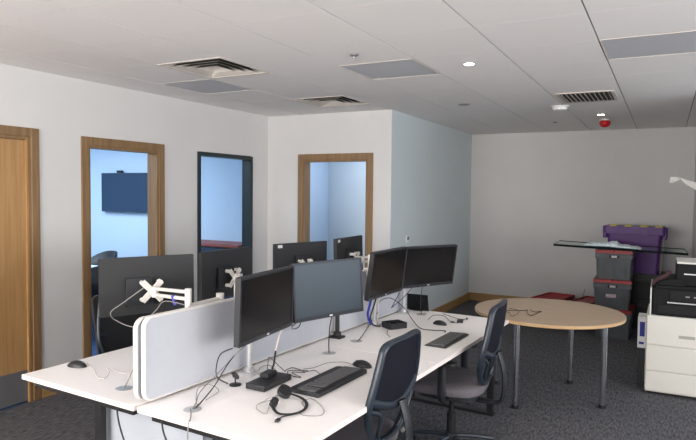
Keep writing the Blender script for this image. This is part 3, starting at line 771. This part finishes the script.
cable('second dark cable crossing it on the round table', [(-1.18, 4.99, .7405), (-1.10, 4.93, .7405), (-1.05, 4.80, .7405), (-1.03, 4.93, .7405), (-1.06, 5.07, .7405), (-1.14, 5.12, .7405)], .0024, desk_=False, k=3)

# ------------------------------------------------------------------ crates
def crate(label, cx, cy, z, w, d, h, rz, m, lidm=None, group=None, marks=True, dark=False, pink=False):
    t = thing('storage_crate', label, 'crate', (cx, cy, z), rz, group)
    b = B(); hh = h-(.03 if lidm else 0)
    prism(b, rrect(w*.90, d*.90, .02, 4), .002, hh, top=1.07); 
    obj('box', b, m, t)
    b = B()
    for s in (-1, 1):
        for x in (-w*.30, 0, w*.30): bx(b, (x, s*(d*.468), hh*.45), (.012, .012, hh*.78))
        bx(b, (0, s*(d*.485), hh-.045), (w*.96, .012, .05), bev=.003)
        bx(b, (s*(w*.487), 0, hh-.045), (.012, d*.96, .05), bev=.003)
    obj('ribs', b, m, t)
    if lidm:
        b = B()
        for s in (-1, 1): prism(b, rrect(w*.495, d*1.01, .012, 3, s*w*.252, 0), hh, h)
        bx(b, (0, -d*.505, hh+.006), (w*1.0, .012, .022))
        for k in range(6): bx(b, (-.03+.0*k, -d*.4+k*d*.16, h-.001), (.08, d*.07, .006))
        obj('lid', b, lidm, t)
    if marks:
        b = B(); bx(b, (.005, -d*.493, hh-.045), (w*.26, .004, .032)); hd = obj('handle_recess', b, M['dark'], t)
        b = B(); bx(b, (.005, -d*.493-.003, hh-.045), (w*.15, .002, .024)); lb = obj('label_card', b, M['label'], t)
        b = B()
        for q in range(4): bx(b, (-.015+q*.013, -d*.493-.0046, hh-.045), (.005, .001, .012))
        obj('label_print', b, M['steel'], lb)
    if pink:
        b = B(); bx(b, (-.01, -d*.478, hh*.50), (w*.26, .003, .042)); lb = obj('printed_mark', b, M['label'], t)
        b = B(); bx(b, (-.01, -d*.478-.002, hh*.50-.012), (w*.24, .001, .010)); bx(b, (-.01, -d*.478-.002, hh*.50+.010), (w*.20, .001, .006)); obj('mark_print', b, M['pink'], lb)
    return t
cx, cy = -.525, 8.02
crate('grey crate with red lid at the floor, lowest of the front stack', cx+.01, cy, 0, .41, .55, .35, R(-2), M['gcase'], M['red'], 'grey crates with red lids', marks=False)
crate('grey crate with a pink printed mark, middle of the front stack', cx-.012, cy-.01, .352, .415, .55, .35, R(1), M['gcase'], M['red'], 'grey crates with red lids', pink=True)
crate('grey crate with red lid directly under the glass sheet', cx+.005, cy, .704, .41, .55, .35, R(-1), M['gcase'], M['red'], 'grey crates with red lids')
# dark crates behind
crate('black crate on the floor behind the grey stack, under the purple one', -.28, 8.78, 0, .60, .42, .37, 0, M['plastic'], M['plasticb'], 'black crates behind', marks=False)
crate('black crate carrying the purple crate', -.27, 8.78, .372, .60, .42, .33, R(3), M['plastic'], M['plasticb'], 'black crates behind', marks=False)
# purple crate standing tall
t = thing('purple_crate', 'large purple crate with yellow clips standing behind the glass sheet', 'crate', (-.345, 8.75, .704), R(-2))
b = B(); prism(b, rrect(.575, .36, .03, 4), .002, .52, top=1.10); obj('box', b, M['purple'], t)
b = B(); prism(b, rrect(.70, .44, .02, 4), .50, .60)
for s in (-1, 1): bx(b, (s*.35, 0, .50), (.05, .30, .12), bev=.01); bx(b, (s*.365, -.10, .55), (.03, .05, .10), bev=.01)
for x in (-.25, 0, .25): bx(b, (x, -.222, .545), (.16, .012, .085), bev=.003)
obj('rim', b, M['purple'], t)
for x in (-.24, -.06, .12, .29):
    b = B(); bx(b, (x-.01, -.05, .604), (.085, .34, .012), bev=.004); obj('clip', b, M['yellow'], t)
b = B(); tube(b, [(.345, -.20, .47), (.335, -.205, .25), (.315, -.195, .02)], .008, n=8); obj('side_strut', b, M['cableg'], t, True)
# glass sheet across the crates
t = thing('glass_sheet', 'thick green-edged glass sheet lying across the crate stack', 'glass', (-.49, 8.02, 1.062), R(2))
t.rotation_euler[1] = .027
b = B(); bx(b, (0, 0, .009), (1.43, .62, .018)); obj('glass_pane', b, M['glass'], t)
b = B()
for s in (-1, 1): bx(b, (0, s*.3115, .010), (1.44, .005, .026)); bx(b, (s*.7175, 0, .010), (.004, .62, .022))
obj('edge', b, M['gedge'], t)
b = B(); bx(b, (-.25, -.25, -.0005+.015), (.05, .03, .006)); bx(b, (-.42, -.24, .015), (.06, .02, .006)); obj('edge_block', b, M['plastic'], t)
b = B()
nx, ny = 36, 14; g_ = []
for i in range(nx+1):
    row = []
    for j in range(ny+1):
        x = -.86+.62*i/nx; y = 7.80+.34*j/ny
        e = min(i, nx-i)/nx*2; z = 1.082-.027*(x+.49)+.070*e**.4*(.45+.55*random.random()*abs(math.sin(i*.9+j*.7)))*(1 if 0 < j < ny else .15)*(1.0 if i < 22 else .6)
        row.append(b.verts.new((x+random.uniform(-.01, .01), y, z)))
    g_.append(row)
for A, Bq in zip(g_, g_[1:]):
    for j in range(ny): b.faces.new((A[j], A[j+1], Bq[j+1], Bq[j]))
o = obj('bubble_wrap', b, M['bubble'], None, True); s = o.modifiers.new('s', 'SOLIDIFY'); s.thickness = .002
tag(o, 'crumpled bubble wrap lying on the glass sheet', 'wrapping')
# flat red lidded crates left of the stack
crate('low black crate with red lid on the floor left of the stack', -1.10, 8.50, 0, .58, .50, .30, R(-14), M['plastic'], None, None, marks=False)
t = thing('crate_lid', 'red folded crate lid lying on the low black crate, left one', 'lid', (-1.30, 8.42, .305), R(-14))
b = B(); prism(b, rrect(.36, .62, .02, 4), .0, .018)
for s in (-1, 1): bx(b, (s*.172, 0, .028), (.016, .60, .022), bev=.003); bx(b, (0, s*.30, .028), (.33, .016, .022), bev=.003)
for k in range(5): bx(b, (0, -.24+k*.12, .022), (.31, .012, .010))
obj('panel', b, M['red'], t)
b = B(); tube(b, [(-.18, -.25, .01), (-.18, .25, .01)], .006, n=8); obj('hinge_rod', b, M['steel'], t)
t = thing('crate_lid', 'darker red crate lid beside it, nearer the grey stack', 'lid', (-.87, 8.44, .305), R(-14))
b = B(); prism(b, rrect(.26, .60, .02, 4), .0, .014)
for s in (-1, 1): bx(b, (s*.122, 0, .02), (.016, .58, .018), bev=.003); bx(b, (0, s*.29, .02), (.24, .016, .018), bev=.003)
obj('panel', b, M['red'], t)
b = B(); tube(b, [(-.13, -.25, .01), (-.13, .25, .01)], .006, n=8); obj('hinge_rod', b, M['steel'], t)
cable('thin black wire standing up from the red lids', [(-.93, 8.40, .325), (-.925, 8.40, .36), (-.915, 8.42, .42), (-.905, 8.42, .47)], .003, desk_=False)

# ------------------------------------------------------------------ copier
t = thing('photocopier', 'cream floor-standing photocopier with black top at the right edge', 'copier', (.185, 6.07, 0))
# local: front face at y=-.32, x from -.30 to .30
b = B(); bx(b, (0, 0, .352), (.60, .62, .66), bev=.008); obj('cabinet', b, M['ptr'], t)
for z0, z1 in ((.035, .205), (.212, .425), (.432, .680)):
    b = B(); bx(b, (.0, -.316, (z0+z1)/2), (.592, .014, z1-z0), bev=.004); pn = obj('paper_drawer', b, M['ptr'], t)
    if z0 > .3: 
        b = B(); bx(b, (.005, -.3245, .52), (.12, .004, .026), bev=.001); obj('drawer_handle', b, mat('handle_grey', (.36, .35, .32), .6), pn)
b = B(); bx(b, (-.298, .0, .35), (.012, .58, .62), bev=.003)
for z in (.10, .22, .34, .46, .58): bx(b, (-.3035, -.26, z), (.004, .04, .012))
obj('side_panel', b, M['ptr'], t)
b = B(); bx(b, (.02, .0, .80), (.56, .60, .232), bev=.01); obj('engine_body', b, M['ptrd'], t)
b = B(); bx(b, (-.274, -.0, .80), (.012, .61, .236), bev=.003); obj('left_cheek', b, M['ptr'], t)
b = B(); bx(b, (.03, -.305, .745), (.50, .012, .07), bev=.003); bx(b, (.08, -.305, .86), (.42, .012, .085), bev=.003); obj('output_slot', b, M['dark'], t)
b = B(); bx(b, (.06, -.314, .803), (.42, .010, .009)); sp = obj('chrome_strip', b, M['silver'], t)
b = B()
for k in range(5): bx(b, (.0+k*.06, -.3125, .86), (.03, .004, .012))
obj('buttons', b, M['steel'], t)
b = B(); bx(b, (.03, .0, .925), (.55, .56, .03), bev=.008); obj('scanner_base', b, M['ptrd'], t)
b = B(); prism(b, [(-.27, .935), (-.02, .935), (-.02, 1.0), (-.16, .985)], -.24, .20, lambda x, z, y: (x, y, z)); obj('output_tray', b, M['ptrd'], t)
b = B(); tube(b, [(-.26, -.26, .95), (-.23, -.26, .985), (-.17, -.25, 1.02), (-.13, -.25, 1.06)], .016, n=8, flat=(.10, .012, (0, 1, 0))); obj('raised_flap', b, mat('dark_red_flap', (.10, .03, .04), .5), t, True)
b = B(); bx(b, (.10, .02, 1.03), (.38, .46, .19), bev=.012); fd = obj('document_feeder', b, M['ptrd'], t)
b = B(); bx(b, (.10, .02, 1.132), (.37, .44, .018), bev=.006); obj('feeder_lid', b, M['ptr'], fd)
b = B(); bx(b, (.12, -.212, 1.04), (.30, .012, .010)); obj('feeder_slot', b, M['silver'], fd)
for x in (-.26, .26):
    for y in (-.26, .26):
        b = B(); cyl(b, (x, y, 0), (x, y, .024), .022, n=16); obj('foot', b, M['blackm'], t)
# box hung on the left side of the copier
t = thing('carton_box', 'white and blue carton box on the left side of the copier', 'box', (-.155, 6.05, .34), 0)
b = B(); bx(b, (0, 0, .145), (.068, .20, .28), bev=.004); obj('carton', b, M['dwhite'], t)
b = B(); bx(b, (.004, -.1012, .175), (.040, .002, .13)); bx(b, (.0, -.1012, .05), (.040, .002, .02)); obj('blue_print', b, M['bluep'], t)
b = B(); bx(b, (.0, .0, -.17), (.05, .16, .34), bev=.004); obj('stand', b, M['plastic'], t)

# folded white sheet fixed to the pier
b = B(); prof = [(.028, 1.870), (.035, 1.898), (.085, 1.902), (.12, 1.892), (.18, 1.872), (.27, 1.842), (.335, 1.82)]
lo = [(.024, 1.845), (.045, 1.838), (.080, 1.850), (.12, 1.872), (.18, 1.822), (.27, 1.765), (.335, 1.735)]
V0 = [b.verts.new((x, 7.20+.012*math.cos(i*2), z)) for i, (x, z) in enumerate(prof)]; V1 = [b.verts.new((x, 7.19+.02*math.sin(i*2), z)) for i, (x, z) in enumerate(lo)]
for i in range(len(V0)-1): b.faces.new((V0[i], V0[i+1], V1[i+1], V1[i]))
o = obj('paper_sheet', b, M['sheet']); s = o.modifiers.new('s', 'SOLIDIFY'); s.thickness = .003
tag(o, 'crumpled white sheet sticking out from the right edge above the copier', 'paper')

# ------------------------------------------------------------------ meeting room beyond the left doorway
t = thing('wall_television', 'large dark wall television seen through the left oak doorway', 'television', (-6.88, 6.36, 1.385), 0)
b = B(); bx(b, (0, -.055, .28), (1.16, .045, .60-.03), bev=.006); obj('case', b, M['tvback'], t)
b = B(); bx(b, (0, -.0785, .285), (1.135, .003, .545)); obj('screen', b, M['tv'], t)
b = B(); bx(b, (0, -.02, .28), (.4, .04, .3)); obj('wall_bracket', b, M['blackm'], t)
b = B(); bx(b, (-.22, -.05, .585), (.10, .04, .035), bev=.006); obj('camera_bar', b, M['plastic'], t)
def tub_chair(label, x, y, rz):
    t = thing('meeting_chair', label, 'chair', (x, y, 0), rz, None)
    b = B(); prism(b, rrect(.50, .48, .09), .40, .47); obj('seat', b, M['plastic'], t, bevel=.01)
    b = B()
    N = 16; A = []
    for i in range(N+1):
        a = PI*1.12*i/N-.06*PI; r = .27
        x_, y_ = r*math.cos(a), -r*.95*math.sin(a)
        hgt = .62+.24*max(0, math.sin(a))**.5
        A.append((b.verts.new((x_, y_, .45)), b.verts.new((x_*1.06, y_*1.10, hgt))))
    for p, q in zip(A, A[1:]): b.faces.new((p[0], q[0], q[1], p[1]))
    o = obj('backrest', b, M['plastic'], t, True); s = o.modifiers.new('s', 'SOLIDIFY'); s.thickness = .035
    for sx in (-1, 1):
        for sy in (-1, 1):
            b = B(); cyl(b, (sx*.22, sy*.20, 0), (sx*.19, sy*.18, .40), .010, .013, n=12); obj('leg', b, M['chrome'], t, True)
tub_chair('black low-backed meeting chair in front of the television wall', -6.80, 5.62, PI*.95)
tub_chair('black meeting chair at the near side of the pale meeting table', -5.80, 4.70, PI/2)
t = thing('meeting_table', 'pale grey meeting table through the left doorway', 'table', (-6.75, 4.75, 0))
b = B(); prism(b, rrect(1.1, 1.2, .1), .70, .73); obj('tabletop', b, M['metal_desk'], t)
for sx in (-.42, .42):
    for sy in (-.45, .45):
        b = B(); cyl(b, (sx, sy, 0), (sx, sy, .70), .022, n=16); obj('leg', b, M['chrome'], t, True)
t = thing('low_cabinet', 'dark low cabinet with a red top seen through the dark-framed glass', 'cabinet', (-5.27, 6.13, 0))
b = B(); bx(b, (0, 0, .50), (1.30, .42, 1.0), bev=.004); obj('carcass', b, mat('navy_laminate', (.02, .03, .05), .5), t)
for k in range(5):
    b = B(); bx(b, (-.52+k*.26, -.218, .51), (.25, .016, .94), bev=.003); dr = obj('door', b, mat('navy_door', (.03, .045, .08), .5), t)
    b = B(); cyl(b, (-.44+k*.26, -.226, .80), (-.44+k*.26, -.246, .80), .008, n=10); obj('knob', b, M['silver'], dr)
b = B(); bx(b, (0, -.005, 1.022), (1.32, .45, .036), bev=.004); obj('red_top', b, mat('dull_red_top', (.32, .07, .05), .5), t)

# ------------------------------------------------------------------ lights and sky
def area(name, loc, rot, sx, sy, e, col):
    l = bpy.data.lights.new(name, 'AREA'); l.shape = 'RECTANGLE'; l.size = sx; l.size_y = sy; l.energy = e; l.color = col
    o = bpy.data.objects.new(name, l); C.objects.link(o); o.location = loc; o.rotation_euler = rot; return o
cool = (.78, .88, 1.0)
area('window_light_right_near', (3.55, -.5, 1.65), (0, R(112), 0), 1.5, 2.2, 140, (1, .95, .91))
area('window_light_right_mid', (3.55, 2.0, 1.65), (0, R(112), 0), 1.5, 2.2, 140, (1, .96, .93))
area('window_light_right_far', (3.55, 4.85, 1.65), (0, R(100), 0), 1.5, 2.8, 60, cool)
area('window_light_near', (-2.3, -2.75, 1.65), (R(116), 0, 0), 4.2, 1.6, 420, (1, .95, .91))
area('meeting_fill_light', (-6.9, 3.6, 2.6), (0, 0, 0), 2.6, 3.2, 210, (.66, .83, 1.0))  # added lamp under the ceiling, out of view, brightens the meeting room
area('side_room_fill_light', (-3.5, 7.1, 2.58), (0, 0, 0), .8, .8, 15, (.70, .80, 1.0))  # added unseen overhead lamp, gives the side room its bluish light
w = bpy.data.worlds.new('sky'); bpy.context.scene.world = w; w.use_nodes = True
bg = w.node_tree.nodes['Background']
sky = w.node_tree.nodes.new('ShaderNodeTexSky'); sky.sky_type = 'HOSEK_WILKIE'; sky.turbidity = 5; sky.sun_direction = (-.3, .4, .8)
w.node_tree.links.new(sky.outputs['Color'], bg.inputs['Color']); bg.inputs['Strength'].default_value = .5

# ------------------------------------------------------------------ camera
f, yaw, pit, roll = 604.76, .4835, .0457, .0110
c, s = math.cos(yaw), math.sin(yaw)
fwd = Vector((-s*math.cos(pit), c*math.cos(pit), -math.sin(pit))); r0 = Vector((c, s, 0)); u0 = r0.cross(fwd)
rt = math.cos(roll)*r0+math.sin(roll)*u0; up = -math.sin(roll)*r0+math.cos(roll)*u0
cd = bpy.data.cameras.new('camera'); co = bpy.data.objects.new('camera', cd); C.objects.link(co)
cd.sensor_width = 36; cd.lens = f/696*36; cd.clip_start = .05
mt = Matrix((rt, up, -fwd)).transposed().to_4x4(); mt.translation = Vector((0, 0, 1.703)); co.matrix_world = mt
sc = bpy.context.scene; sc.camera = co
sc.view_settings.view_transform = 'Standard'; sc.view_settings.look = 'None'; sc.view_settings.exposure = 0
sc.cycles.max_bounces = 8; sc.cycles.diffuse_bounces = 5; sc.cycles.use_denoising = True
